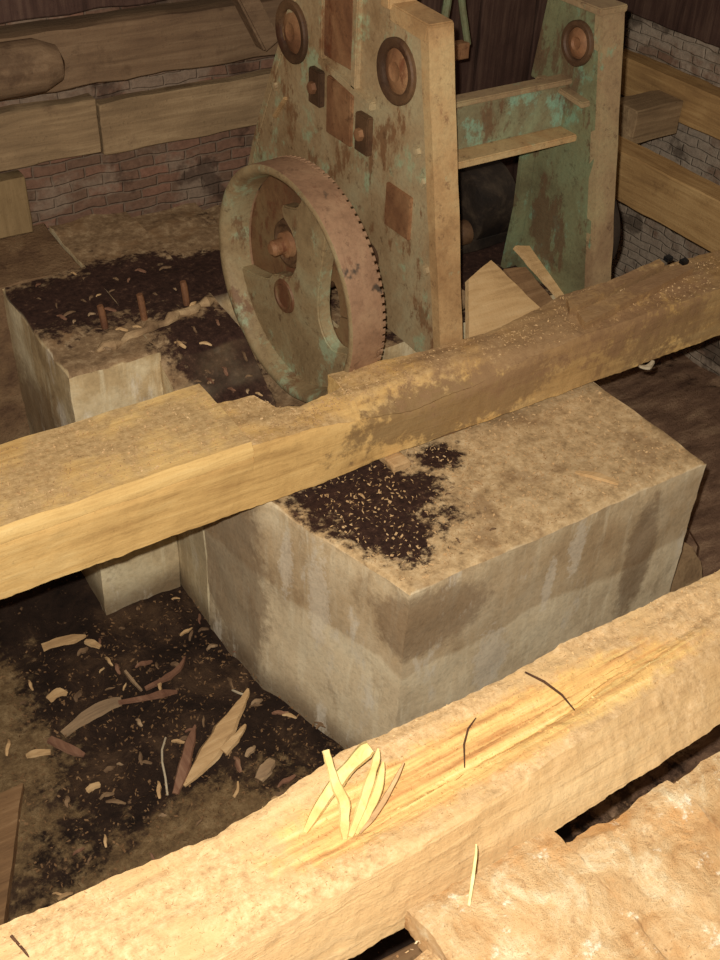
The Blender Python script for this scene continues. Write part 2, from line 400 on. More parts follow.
# ------------------------------------------------------------------ the setting
def struct(o): return tag(o, kind='structure')
FZ = -.85
def surf(name, nu, nv, fn, mat, amp=.01, freq=5, seed=2, thick=None):
    P = []; F = []
    for i in range(nu+1):
        for j in range(nv+1): P.append(disp(V(fn(i/nu, j/nv)), amp, freq, seed))
    for i in range(nu):
        for j in range(nv): F.append([i*(nv+1)+j, (i+1)*(nv+1)+j, (i+1)*(nv+1)+j+1, i*(nv+1)+j+1])
    return mesh(name, P, F, mat)
def floor_fn(u, v):
    x = -.5+3.6*u; y = .1+2.9*v
    return (x, y, FZ + .012*noise.noise(V((x*3, y*3, 0))))
struct(surf('floor', 150, 120, floor_fn, M['pit'], .012, 14, 4))
WY = 2.95
struct(rbox('wall_back', (-.5, 3.2, WY, WY+.15, FZ-.05, .95), M['brick'], res=.06, amp=.008, freq=12))
struct(rbox('wall_right', (3.06, 3.2, .1, WY, FZ-.05, .95), M['brick_r'], res=.06, amp=.008, freq=12))
struct(rbox('wall_left', (-.6, -.45, .1, WY, FZ-.05, -.0), M['brick_r'], res=.1, amp=.005))
struct(rbox('wall_front', (-.45, 3.06, .0, .48, FZ-.05, -.125), M['stone'], res=.08, amp=.006))

# timbers built into the back wall
tag(rbox('wall_timber', (-.44, 1.02, WY-.05, WY+.02, .14, .295), M['dim_x'], amp=.005, seed=3), 'pale brown horizontal timber set in the brick wall, left of the vertical joint', 'timber')
tag(rbox('wall_timber', (1.025, 1.77, WY-.045, WY+.02, .125, .275), M['dim_x'], amp=.005, seed=9), 'pale brown horizontal timber set in the brick wall, right of the vertical joint', 'timber')
tag(rbox('wall_timber', (-.44, 1.77, WY-.11, WY+.02, .355, .505), M['dim_dark'], amp=.006, seed=5), 'dark brown upper horizontal timber running high along the brick wall', 'timber')
tag(rbox('wall_timber', (-.44, 1.77, WY-.07, WY+.02, .53, .80), M['plank_dark'], amp=.006, seed=6), 'very dark brown topmost timber above the other wall timbers', 'timber')  # same dark brown tone as the upright planks
tag(rbox('timber_post', (.64, .785, WY-.06, WY+.02, -.05, .115), M['dim_z'], amp=.004, seed=7), 'short yellowish timber upright against the brick at the left end of the wall', 'post')
o = tube('log_end', [(-.44, 2.80, .44), (.3, 2.80, .44), (.84, 2.79, .445), (.89, 2.79, .445), (.905, 2.79, .445)], [.07, .07, .066, .045, .01], M['dim_dark'], n=16)
tag(o, 'rounded end of a brown log in front of the upper wall timber', 'log')
o = prism('diagonal_brace', [(1.30, .72), (1.36, .72), (1.52, .43), (1.47, .40)], 2.74, 2.80, M['dim_dark'], 'y', bevel=.006)
tag(o, 'slanting brown brace end hanging down over the upper wall timber', 'brace')

# timbers at the right
tag(rbox('side_timber', (2.64, 2.74, 1.85, 2.90, -.165, 0), M['dim_y'], amp=.004, seed=11), 'square brown timber running back beside the right wall, right of the machine', 'timber')
tag(rbox('cross_timber', (2.745, 2.965, 2.50, 2.62, -.02, .10), M['dim_x'], amp=.004, seed=12), 'short brown timber spanning from side timber to the right wall', 'timber')
tag(rbox('wall_plate', (2.97, 3.058, 1.2, 2.90, .02, .15), M['dim_y'], amp=.005, seed=13), 'brown timber ledge fixed along the whitewashed right wall', 'timber')
tag(rbox('wall_board', (2.99, 3.058, 1.2, 2.90, .29, .62), M['plank_dark'], amp=.005, seed=14), 'dark broad board high on the right wall', 'board')

# ------------------------------------------------------------------ concrete foundations
def lerp(a, b, t): return a+(b-a)*t
def piece(x, pts):
    if x <= pts[0][0]: return pts[0][1]
    for (a, b), (c, d) in zip(pts, pts[1:]):
        if x <= c: return b if c == a else lerp(b, d, (x-a)/(c-a))
    return pts[-1][1]
def block_fn(u, v, w):
    y = lerp(1.257, 1.93, v)
    z = lerp(FZ-.04, -.2, w)
    xl = piece(y, [(1.257, .99), (1.65, .875), (1.68, .862), (1.93, .835)]) - (1-w)*.01
    xr = 1.866 + (1-w)*.01
    x = lerp(xl, xr, u)
    if w == 1 : z += .004*noise.noise(V((x*9, y*9, 1)))
    e = min(u, 1-u)*.88; g = min(v, 1)*.67
    if w == 1 and (e == 0 or v == 0): z -= .006
    return (x, y, z)
P, F = grid_box(block_fn, [0, .006]+[i/44 for i in range(1, 44)]+[.994, 1], [0, .01]+[i/32 for i in range(1, 33)], [i/30 for i in range(30)]+[.992, 1], .0045, 11, 2)
tag(mesh('concrete_block', P, F, M['block'], angle=50), 'large pale concrete block in the middle of the pit with litter on top', 'concrete block')
def found_fn(u, v, w):
    x = .832+1.33*u; y = lerp(1.945, 2.895, v)
    zt = -.10 if x > 1.3 else -.07
    if 1.065 < x < 1.315 and abs(y-2.06) < .335: zt = min(zt, .078-math.sqrt(max(0, .335**2-(y-2.06)**2)))
    if x <= 1.065: zt = piece(y, [(1.945, -.20), (2.02, -.15), (2.14, -.06), (2.3, -.045)])
    return (x, y, lerp(FZ-.04, zt, w) + (.01*noise.noise(V((x*12, y*12, 5))) if w == 1 else 0))
us = sorted(set([round((x-.83)/1.33, 4) for x in (.83, .838, 1.06, 1.07, 1.31, 1.32)] + [i/40 for i in range(41)]))
P, F = grid_box(found_fn, us, ls(60), ls(14), .004, 11, 5)
tag(mesh('machine_foundation', P, F, M['block_back'], angle=50), 'concrete footing under the green machine and its wheel', 'concrete footing')
def left_fn(u, v, w):
    x = lerp(.60, .831, u); y = lerp(2.13, 2.62, v); z = lerp(FZ-.04, -.045, w)
    if w == 1: z += .01*noise.noise(V((x*14, y*14, 9))) - (.008 if (u == 0 or v == 0) else 0)
    return (x, y, z)
P, F = grid_box(left_fn, [0, .03]+[i/12 for i in range(1, 13)], [0, .02]+[i/20 for i in range(1, 21)], [i/24 for i in range(24)]+[.99, 1], .005, 10, 8)
tag(mesh('concrete_pier', P, F, M['block_back'], angle=50), 'pale concrete pier at the left with black litter on its top', 'concrete pier')
tag(rbox('brick_ledge', (.45, .829, 2.625, 2.94, FZ, -.052), M['brick_ledge'], amp=.007, freq=14, seed=3), 'dusty brown ledge at the foot of the brick wall', 'ledge')
# raised mortar ridge and bolts
P = [(.70+.36*i/16, 2.20+.09*i/16+.006*math.sin(i*1.9), -.045+.004*math.sin(i*1.3)) for i in range(17)]
tag(tube('mortar_ridge', P, [.004]+[.012+.005*math.sin(i*2.3) for i in range(15)]+[.004], M['stone'], n=10), 'low grey mortar ridge across the left pier top, beside the bolts', 'mortar')
for i, (x, y, h, lb) in enumerate([(.76, 2.295, .018, 'rusty anchor bolt in black litter, leftmost of the row of three'),
                                (.866, 2.297, .02, 'rusty anchor bolt in black litter, middle of the row of three'),
                                (.989, 2.304, .02, 'rusty anchor bolt in black litter, nearest the wheel')]):
    tag(tube('anchor_bolt', [(x, y, -.055), (x-.004, y+.002, h*.4), (x-.006, y+.003, h)], [.009, .009, .008], M['rust'], n=10), lb, 'bolt', 'anchor bolts on the left pier')

# ------------------------------------------------------------------ the big beams
def yb(x): return piece(x, [(-.45, 1.90), (.829, 1.885), (.831, 1.82), (.92, 1.805), (.945, 1.745), (.99, 1.715), (1.07, 1.725), (1.11, 1.735), (1.114, 1.80), (1.35, 1.77), (1.6, 1.76), (1.84, 1.815), (2.4, 1.79), (3.06, 1.80)])
def yf(x): return piece(x, [(-.45, 1.64), (.83, 1.636), (1.0, 1.63), (1.15, 1.64), (1.3, 1.64), (1.55, 1.635), (3.06, 1.63)])
def chamf(x): return piece(x, [(.84, 0), (.98, .005), (1.12, .04), (1.25, .062), (1.42, .052), (1.6, .02), (1.75, .008), (3.06, .006)])
def beam1(u, v, w):
    x = -.45+3.51*u
    y = lerp(yf(x), yb(x), v)
    zt = -.035 if x < .83 else -.010
    if x > .83:
        zt -= chamf(x)*max(0, 1-v/.4)**1.1
        zt += .008*noise.noise(V((x*6, y*20, 2)))
    zb = -.176 + .004*noise.noise(V((x*9, 0, 3)))
    if v == 0 and w == 1: y += .006; 
    return (x, y, lerp(zb, zt, w))
xs = [-.45+3.51*i/170 for i in range(171)] + [.829, .831, .92, .945, .965, .99, 1.07, 1.11, 1.114]
xs += [-.45+3.51*(i+.37)/340 for i in range(340)]
us = [min(1, max(0, (x+.45)/3.51)) for x in sorted(set(xs))]
P, F = grid_box(beam1, us, [0, .03]+[i/22 for i in range(1, 22)]+[.975, 1], ls(12), .0022, 22, 1)
P = [disp(p, .0012, 75, 2) for p in P]
tag(mesh('hewn_beam', P, F, M['beam_mid'], angle=40), 'long hewn timber beam crossing above the concrete block, notched around the wheel', 'beam')
def lap(u, v, w):
    x = lerp(-.45, .828+.0*v, u); y = lerp(1.634, 1.89, v)
    z = lerp(-.034, .002, w)
    if v == 0 and w == 1: y += .008
    return (x, y, z)
P, F = grid_box(lap, ls(50), [0, .03]+[i/10 for i in range(1, 11)], ls(2), .0025, 14, 6)
tag(mesh('lap_board', P, F, M['lap'], angle=40), 'thick flat board lying along the left end of the notched beam', 'board')
tag(rbox('packing_board', (1.27, 1.80, 1.655, 1.88, -.198, -.178), M['packer'], amp=.003, seed=4), 'thin brown packing board between the notched beam and the concrete block', 'board')
tag(rbox('wood_wedge', (1.175, 1.225, 1.60, 1.68, -.199, -.176), M['chip'], amp=.004, freq=20, res=.01), 'small pale wedge under the notched beam, on the block', 'wedge')

def yb2(x): return piece(x, [(-.45, .87), (.03, .863), (.2, .848), (.34, .836), (.45, .845), (.58, .866), (.84, .853), (1.04, .861), (1.4, .852), (3.06, .85)]) 
def yf2(x): return piece(x, [(-.45, .672), (.27, .672), (.62, .672), (.97, .695), (1.3, .728), (3.06, .80)])
def beam2(u, v, w):
    x = -.45+2.6*u
    if w == 1 or True:
        yt = lerp(yf2(x), yb2(x), v)
        ybm = lerp(piece(x, [(.4, .632), (.8, .628), (1.2, .638), (2, .66)]), .86, v)
        y = lerp(ybm, yt, w)
    zt = -.012*(1-v)**2
    # torn trough with long splinter ridges along the top
    t = math.exp(-((v-.42)/.17)**2)*piece(x, [(.42, 0), (.55, 1), (1.05, 1), (1.28, 0)])
    zt -= .012*t + .011*t*abs(noise.noise(V((x*2.2, v*16+x*1.5, 1)))) - .006*t*noise.noise(V((x*4, v*40, 7))) 
    zt += .006*noise.noise(V((x*5, v*6, 4)))
    zb = piece(x, [(.3, -.138), (.8, -.112), (1.3, -.100)]) + .006*noise.noise(V((x*8, v, 3)))
    return (x, y, lerp(zb, zt, w))
P, F = grid_box(beam2, ls(420), ls(44), ls(16), .0025, 20, 4)
P = [disp(p, .0018, 70, 2) for p in P]
tag(mesh('hewn_beam', P, F, M['beam_near'], angle=40), 'nearest long hewn beam with a torn splintered top', 'beam')

# near deck boards (running towards the viewer)
def deckboard(x0, x1, yend, z, seed, lb):
    def fn(u, v, w):
        y = lerp(-.05, yend + .012*noise.noise(V((u*3, seed, 0))), v)
        x = lerp(x0, x1, u) + .006*noise.noise(V((y*5, seed, 1)))
        zz = z + .010*noise.noise(V((x*8, y*8, seed)))
        if v > .96: zz -= .012*(v-.96)/.04
        return (x, y, lerp(z-.06, zz, w))
    P, F = grid_box(fn, ls(40), ls(100), ls(6), .005, 20, seed)
    P = [disp(p, .002, 70, 2) for p in P]
    tag(mesh('deck_board', P, F, M['deck'], angle=40), lb, 'board')
deckboard(-.2, .10, .50, -.06, 1, 'rotten tan deck board nearest the viewer, first from the left')
deckboard(.105, .53, .56, -.055, 2, 'rotten tan deck board at the bottom of the photo with rubble at its end')
deckboard(.535, .80, .618, -.045, 3, 'rotten tan deck board whose end juts out to touch the nearest beam')
deckboard(.805, 1.02, .585, -.05, 4, 'crumbling tan deck board just right of the jutting one')
deckboard(1.025, 1.6, .578, -.05, 5, 'wide crumbling tan deck board at the right edge')

# ------------------------------------------------------------------ machine
mach = empty('gang_saw_frame', (1.7, 2.2, -.10), 'tall rusty cast-iron machine frame with peeling green paint on the footing', 'machine')
BZ = -.095
side1 = prism('side_frame', [(1.765, BZ), (1.928, .69), (2.06, .70), (2.085, .95), (2.45, .95), (2.50, .60), (2.72, .17), (2.83, BZ)], 1.425, 1.475, M['frame'], 'x', mach, bevel=.005)
# near edge flange, wider than the plate
def flange(name, pts, x0, x1, t, mat, par):
    P = []; F = []
    N = []
    for (a, b), (c, d) in zip(pts, pts[1:]):
        for i in range(12): N.append((lerp(a, c, i/12), lerp(b, d, i/12)))
    N.append(pts[-1])
    for (y, z) in N:
        for (dx, dy) in ((x0, 0), (x1, 0), (x1, t), (x0, t)):
            P.append(disp(V((dx, y+dy, z)), .002, 12, 1))
    n = len(N)
    for i in range(n-1):
        for k in range(4): F.append([i*4+k, i*4+(k+1) % 4, (i+1)*4+(k+1) % 4, (i+1)*4+k])
    F += [[0, 1, 2, 3], [4*n-4, 4*n-3, 4*n-2, 4*n-1]]
    o = mesh(name, P, F, mat, par)
    return o
fl = flange('edge_flange', [(1.752, BZ), (1.915, .70)], 1.416, 1.484, .03, M['frame_edge'], mach)
prism('top_ledge', [(1.92, .665), (1.912, .705), (2.06, .712), (2.06, .675)], 1.416, 1.484, M['frame_edge'], 'x', mach, bevel=.003)
prism('upper_flange', [(2.052, .70), (2.075, .95), (2.10, .95), (2.085, .70)], 1.408, 1.485, M['frame_edge'], 'x', mach, bevel=.003)
prism('far_flange', [(2.82, BZ), (2.71, .17), (2.49, .60), (2.44, .95), (2.465, .95), (2.515, .61), (2.735, .18), (2.845, BZ)], 1.422, 1.478, M['frame'], 'x', mach, bevel=.003)
# bosses
def boss(y, z, r, x, par, deep=True):
    b = lathe_x('boss_ring', (x, y, z), [(.001, r), (-.008, r), (-.012, r*.95), (-.012, r*.78), (-.008, r*.70), (-.001, r*.68), (.001, r*.68)], M['rust_dark'], par, 48, .0008)
    lathe_x('shaft_end', (x, y, z), [(-.0005, r*.68), (-.003, r*.60), (-.007, r*.50), (-.010, r*.30), (-.006, r*.20), (-.006, 0)], M['rust'], b, 32, .0008)
    return b
boss(2.028, .572, .074, 1.425, mach)
boss(2.505, .528, .078, 1.425, mach)
# guide rails and pads on the outer face
gy0, gy1 = 2.195, 2.335
prism('guide_plate', [(gy0+.012, .33), (gy1-.012, .33), (gy1-.012, .475), (gy0+.012, .475)], 1.416, 1.428, M['rust'], 'x', mach, bevel=.003)
prism('guide_plate', [(gy0+.012, .52), (gy1, .52), (gy1, .95), (gy0+.012, .95)], 1.414, 1.428, M['rust'], 'x', mach, bevel=.003)
prism('guide_rail', [(gy0-.012, .48), (gy0+.010, .48), (gy0+.010, .95), (gy0-.012, .95)], 1.411, 1.428, M['frame'], 'x', mach, bevel=.003)
prism('guide_rail', [(gy1+.002, .51), (gy1+.020, .51), (gy1+.020, .95), (gy1+.002, .95)], 1.410, 1.428, M['frame'], 'x', mach, bevel=.003)
prism('rib', [(2.11, .455), (2.11, .475), (gy1+.02, .512), (gy1+.02, .495)], 1.408, 1.428, M['frame'], 'x', mach, bevel=.003)
for y0, y1, z0, z1 in ((2.345, 2.40, .385, .475), (2.118, 2.175, .34, .435)):
    p = prism('bolt_pad', [(y0, z0), (y1, z0), (y1, z1), (y0, z1)], 1.408, 1.428, M['rust_dark'], 'x', mach, bevel=.003)
    lathe_x('bolt_head', (1.408, (y0+y1)/2, (z0+z1)/2), [(0, .016), (-.012, .015), (-.014, .008), (-.014, 0)], M['rust'], p, 6)
prism('cover_plate', [(1.935, .195), (2.04, .195), (2.04, .305), (1.935, .305)], 1.417, 1.428, M['rust'], 'x', mach, bevel=.002)
prism('foot_rib', [(2.60, .27), (2.612, .275), (2.545, .35), (2.535, .345)], 1.415, 1.428, M['frame_edge'], 'x', mach, bevel=.003)
for y, z in ((1.93, .42), (1.90, .36), (1.86, .15), (2.60, .36)):
    lathe_x('bolt_head', (1.426, y, z), [(0, .013), (-.010, .012), (-.011, .006), (-.011, 0)], M['frame'], mach, 6)

# second side frame
prism('side_frame', [(1.80, BZ), (1.945, .655), (2.085, .655), (2.115, .45), (2.105, .40), (2.10, .10), (2.12, BZ)], 1.945, 1.985, M['frame2'], 'x', mach, bevel=.004)
flange('edge_flange', [(1.790, BZ), (1.935, .66)], 1.945, 2.012, .03, M['edge2'], mach)
prism('top_ledge', [(1.925, .655), (1.925, .672), (2.09, .672), (2.09, .655)], 1.925, 2.012, M['edge2'], 'x', mach, bevel=.003)
prism('ledge_rib', [(1.93, .435), (2.02, .445), (2.115, .445), (2.115, .46), (2.02, .458), (1.93, .450)], 1.918, 1.948, M['edge2'], 'x', mach, bevel=.003)
boss(2.003, .570, .054, 1.945, mach)
prism('back_flange', [(2.105, .40), (2.125, .40), (2.12, .10), (2.14, BZ), (2.12, BZ), (2.10, .10)], 1.905, 1.985, M['frame2'], 'x', mach, bevel=.003)
prism('back_flange', [(2.085, .655), (2.105, .655), (2.13, .455), (2.11, .455)], 1.915, 1.985, M['frame2'], 'x', mach, bevel=.003)
# cross rail
cr = prism('cross_rail', [(2.02, .355), (2.035, .355), (2.035, .475), (2.02, .475)], 1.474, 1.950, M['beam_iron'], 'x', mach, bevel=.003)
prism('top_lip', [(2.005, .468), (2.05, .468), (2.05, .482), (2.005, .482)], 1.474, 1.950, M['edge2'], 'x', cr, bevel=.003)
prism('bottom_lip', [(1.957, .337), (2.036, .337), (2.036, .355), (1.957, .355)], 1.474, 1.950, M['frame_edge'], 'x', cr, bevel=.003)

# crank wheel
WC = V((1.135, 2.064, .078)); R = .3
wheel = empty('crank_wheel', (WC.x, WC.y, WC.z-R), 'big rusty green cast-iron wheel with finely toothed rim in front of the machine', 'wheel')
RW = .092
rim = lathe_x('rim', WC, [(0, R-.007), (.003, R-.001), (.008, R), (RW-.004, R), (RW, R-.004), (RW, R-.03), (.075, R-.034), (.020, R-.028), (.006, R-.022), (.001, R-.016), (0, R-.007)], M['wheel_rim'], wheel, 140, .001)
rim.data.materials.append(M['wheel'])
for p in rim.data.polygons:
    c = p.center + rim.location + wheel.location - WC
    if math.hypot(c.y, c.z) < R-.003 and c.x < RW-.01: p.material_index = 1
P = []; F = []
NTH = 96
for i in range(NTH):
    t = 2*math.pi*i/NTH; dt = .023
    b = len(P)
    for (dx, r, q) in ((RW-.012, R-.003, -1), (RW-.012, R-.003, 1), (RW+.006, R-.003, 1), (RW+.006, R-.003, -1), (RW-.010, R+.001, -.7), (RW-.010, R+.001, .7), (RW+.003, R+.001, .7), (RW+.003, R+.001, -.7)):
        a = t+q*dt; P.append(WC+V((dx, r*math.cos(a), r*math.sin(a))))
    F += [[b, b+1, b+2, b+3], [b+4, b+5, b+6, b+7]] + [[b+k, b+(k+1) % 4, b+4+(k+1) % 4, b+4+k] for k in range(4)]
mesh('tooth_ring', P, F, M['wheel_rim'], rim, False)
def plate(name, outer, holes, x0, x1, mat, par, bevel=.006):
    """flat casting: outline polygon with a hole bridged in"""
    poly = list(outer)
    o = prism(name, [(WC.y+a, WC.z+b) for a, b in poly], WC.x+x0, WC.x+x1, mat, 'x', par, bevel=bevel)
    return o
def arc(r, a0, a1, n):
    return [(r*math.cos(math.radians(a0+(a1-a0)*i/n)), r*math.sin(math.radians(a0+(a1-a0)*i/n))) for i in range(n+1)]
RI = R-.030
# back web: left part is a full disc sector, right part stops at the kidney opening
kid = [(-.095, .045), (-.082, .02), (-.074, -.02), (-.074, -.05), (-.085, -.075), (-.10, -.085), (-.122, -.082), (-.136, -.065), (-.140, -.035), (-.136, .0), (-.126, .03), (-.112, .045)]
web_poly = arc(RI, 180, -180, 72)[:-1]
i0 = 0
web_poly = arc(RI, 180, -179.5, 72) + [(-RI, -.004), (-.176, -.03)] + kid[8:5:-1][0:0] 
# go in from the rim at the left of the polygon, round the opening, and back out
ring = [kid[(8+k) % len(kid)] for k in range(len(kid))] 
web_poly = arc(RI, 179.6, -179.6, 80) + [(ring[0][0], ring[0][1]-.002)] + ring[::-1][:-1] + [(ring[0][0], ring[0][1]+.002)]
web = plate('web', web_poly, None, .082, .090, M['wheel_web'], wheel, 0)
solid = arc(RI+.002, -163.5, -15, 44)[::-1]      # bottom arc from left (+Y) round to right (-Y)
solid = [(.262, -.072)] + arc(RI+.002, -17, -162, 44) + [(-.211, -.092), (-.18, -.104), (-.155, -.107), (-.135, -.099), (-.115, -.080), (-.101, -.052), (-.097, -.02), (-.098, .02), (-.103, .06), (-.112, .11), (-.121, .165), (-.122, .21)] \
  + arc(RI+.002, 117, 96, 6) + [(-.020, .225), (.0, .200), (.03, .190), (.055, .186), (.066, .178), (.062, .166), (.055, .152), (.040, .143), (.022, .132), (.004, .108), (-.002, .08), (.003, .045), (.02, .012), (.045, -.004), (.075, -.010), (.105, -.022), (.132, -.048), (.165, -.058), (.21, -.066)]
plate('counterweight', solid, None, .046, .083, M['wheel'], wheel, .010)
col = lathe_x('pin_collar', (WC.x, WC.y+.075, WC.z+.068), [(.082, .064), (.070, .060), (.068, .052), (.076, .044), (.078, 0)], M['rust_dark'], wheel, 40)
lathe_x('crank_pin', (WC.x, WC.y+.078, WC.z+.066), [(.080, .034), (.062, .032), (.058, .021), (.030, .020), (.022, .013), (.020, 0)], M['rust'], wheel, 28, .0005)
lathe_x('shaft_plug', (WC.x, WC.y+.052, WC.z-.060), [(.048, .046), (.041, .043), (.040, .034), (.044, .030), (.044, 0)], M['wheel_web'], wheel, 32, .0006)
tube('axle', [(WC.x+.088, WC.y, WC.z), (1.420, WC.y+.02, WC.z)], .04, M['rust_dark'], wheel, 20)
wheel.rotation_euler.z = .0675

# far flywheel and drum behind
fw = WC.copy()
fly = lathe_x('flywheel', (2.022, 2.01, .07), [(0, .155), (.004, .160), (.04, .160), (.045, .155), (.045, .13), (.03, .12), (.03, .0), (.01, .0), (.01, .12), (0, .13), (0, .155)], M['mast'], None, 72)
tag(fly, 'black wheel edge just right of the far green leg', 'wheel')
dr = empty('drive_drum', (1.86, 2.33, -.09), 'greasy black drum with a round shaft end between the two green side frames', 'drum')
lathe_x('drum', (1.865, 2.33, .02), [(0, 0), (0, .06), (.02, .115), (.15, .115), (.17, .09), (.17, 0)], M['black_iron'], dr, 48, .002)
lathe_x('shaft_end', (1.80, 2.255, -.025), [(0, 0), (0, .030), (.010, .036), (.06, .036), (.06, 0)], M['rust_dark'], dr, 32)
rbox('bracket', (1.99, 2.10, 2.45, 2.48, -.08, .12), M['rust'], dr, amp=.004)
rbox('foot', (1.80, 2.02, 2.24, 2.43, -.09, -.05), M['black_iron'], dr, amp=.004, freq=15)

# dark upright boards behind the machine
for i, (x0, x1, y, lb) in enumerate([(1.80, 1.92, 2.905, 'dark brown upright plank behind the machine, nearest its tall side frame'),
        (1.93, 2.07, 2.905, 'dark brown upright plank behind the machine, second from its tall side frame'),
        (2.08, 2.20, 2.905, 'dark brown upright plank behind the machine, third from its tall side frame'),
        (2.21, 2.36, 2.905, 'dark brown upright plank behind the machine, behind the far green leg'),
        (2.37, 2.60, 2.905, 'dark brown upright plank behind the machine, wide one beyond the far green leg'),
        (2.61, 2.82, 2.905, 'dark brown upright plank behind the machine, last but one before the right wall'),
        (2.83, 3.05, 2.905, 'dark brown upright plank in the corner by the right wall')]):
    tag(rbox('upright_plank', (x0, x1, y, y+.035, FZ, .95), M['plank_dark'], amp=.005, res=.06, seed=20+i), lb, 'plank')
br = empty('control_lever', (1.95, 2.50, .20), 'small greenish iron lever fitting seen above the cross rail', 'lever')
tube('lever_arm', [(1.915, 2.50, .42), (1.905, 2.50, .50), (1.915, 2.50, .60)], .012, M['frame2'], br, 8)
tube('lever_arm', [(1.995, 2.50, .42), (1.965, 2.50, .52), (1.94, 2.50, .62)], .010, M['frame2'], br, 8)
rbox('lever_block', (1.93, 1.99, 2.48, 2.52, .385, .43), M['rust'], br, amp=.002, res=.02)
tube('lever_foot', [(1.95, 2.52, .40), (1.95, 2.60, .10), (1.95, 2.60, -.095)], .012, M['black_iron'], br, 8)
# ------------------------------------------------------------------ offcuts behind the notched beam
def slab(name, quad, thick, mat, lb, cat='offcut', n=10, amp=.002):
    """board offcut from its four visible corners"""
    a, b, c, d = [V(q) for q in quad]
    nn = (b-a).cross(d-a).normalized()
    if nn.dot(V((0, 0, 1.4))-a) > 0: nn = -nn
    def fn(u, v, w): return (a.lerp(b, u)).lerp(d.lerp(c, u), v) + nn*thick*w
    P, F = grid_box(fn, ls(n), ls(n), [0, 1], amp, 22, 3)
    return tag(mesh(name, P, F, mat), lb, cat)
slab('board_offcut', [(1.764, 2.02, .017), (1.85, 1.87, -.094), (1.575, 1.85, -.094), (1.655, 1.975, .010)], .018, M['slab'], 'pale pointed board offcut leaning behind the notched beam, beside the green machine leg')
slab('board_offcut', [(1.900, 2.08, .0), (1.950, 2.07, -.008), (1.985, 1.89, -.09), (1.930, 1.88, -.09)], .015, M['slab'], 'narrow pale board offcut leaning against the foot of the far green leg')
slab('board_offcut', [(1.815, 2.02, -.022), (1.885, 2.01, -.030), (1.91, 1.90, -.092), (1.835, 1.90, -.092)], .014, M['slabd'], 'dark brown board offcut between the two pale leaning ones')
tag(rbox('rubble_stone', (1.60, 1.66, 1.96, 2.05, -.096, -.02), M['stone'], res=.015, amp=.012, freq=16, seed=5, bevel=.02), 'pale rubble lump beside the foot of the near side frame', 'stone')
tag(rbox('rubble_stone', (1.52, 1.575, 1.88, 1.95, -.096, -.03), M['stone'], res=.015, amp=.010, freq=18, seed=6, bevel=.02), 'small brownish lump jammed behind the beam by the machine frame', 'stone')
# split strips lying on the beam
slab('loose_batten', [(1.79, 1.722, .010), (2.18, 1.776, .013), (2.185, 1.805, .013), (1.815, 1.766, .010)], .022, M['beam_mid'], 'long split wooden batten on the right of the notched beam, the one further back', 'slat', 24)
slab('loose_batten', [(1.785, 1.655, .006), (2.235, 1.722, .012), (2.21, 1.762, .012), (1.80, 1.706, .006)], .022, M['beam_mid'], 'long split wooden batten on the right of the notched beam, the one further forward', 'slat', 24)
for x, y, lb in [(2.24, 1.765, 'black nail head at the right end of the split battens'), (2.215, 1.80, 'black nail head behind the end of the rear split batten')]:
    o = mesh('nail_head', *(lambda P, F: ([V((x, y, .004))+V(p) for p in P], F))(*grid_box(lambda u, v, w: ((u-.5)*.02, (v-.5)*.016, w*.012), ls(3), ls(3), ls(3), .002, 60, 3)), M['black']); tag(o, lb, 'nail')

# ------------------------------------------------------------------ torn splinters on the nearest beam
def spl(pts, ws, lb, mat='splinter', side=(1, -.5, 0), thick=.004):
    tag(strip('splinter', pts, ws, thick, side, M[mat]), lb, 'splinter')
spl([(.456, .776, -.006), (.490, .792, .012), (.530, .806, .032), (.572, .812, .055), (.590, .812, .064)], [.004, .009, .012, .013, .011], 'thickest yellow splinter leaning back over the pit on the nearest beam', side=(1, -1, 0), thick=.010)
spl([(.501, .737, -.008), (.506, .748, .012), (.516, .765, .036), (.514, .785, .055), (.520, .815, .070), (.524, .832, .078)], [.004, .008, .009, .008, .005, .006], 'upright yellow splinter with a frayed tip on the nearest beam')
spl([(.510, .737, -.008), (.535, .752, .014), (.562, .772, .034), (.590, .795, .048), (.602, .808, .056)], [.004, .007, .008, .006, .002], 'slim pale splinter in the middle of the splinter tuft')
spl([(.520, .737, -.008), (.548, .748, .012), (.575, .764, .030), (.600, .790, .046)], [.004, .007, .008, .002], 'slim splinter at the right of the splinter tuft')
spl([(.525, .735, -.008), (.560, .744, .006), (.600, .762, .022), (.632, .780, .034)], [.003, .005, .004, .0012], 'short dark-edged splinter lying lowest at the right of the tuft', 'chip')
tag(tube('thin_twig', [(.923, .841, .006), (.934, .806, .011), (.942, .77, .010), (.945, .739, .001)], [.0018, .0024, .002, .0012], M['twig']), 'dark thin twig lying across the nearest beam', 'twig')
tag(tube('thin_twig', [(.794, .808, .004), (.768, .795, .008), (.745, .775, .006), (.725, .745, -.004)], [.001, .0016, .0016, .001], M['twig']), 'fine curved dark twig on the torn top of the nearest beam', 'twig')
tag(strip('straw', [(.608, .572, -.040), (.625, .590, -.020), (.645, .612, .008), (.650, .620, .016)], [.0022, .0025, .002, .0012], .002, (1, -1, 0), M['straw']), 'pale straw standing up from the jutting deck board', 'straw')
tag(tube('long_nail', [(.040, .838, .004), (.048, .81, .003), (.054, .785, -.004)], [.0022, .0018, .001], M['twig']), 'thin brown sliver lying on the left end of the nearest beam', 'sliver')
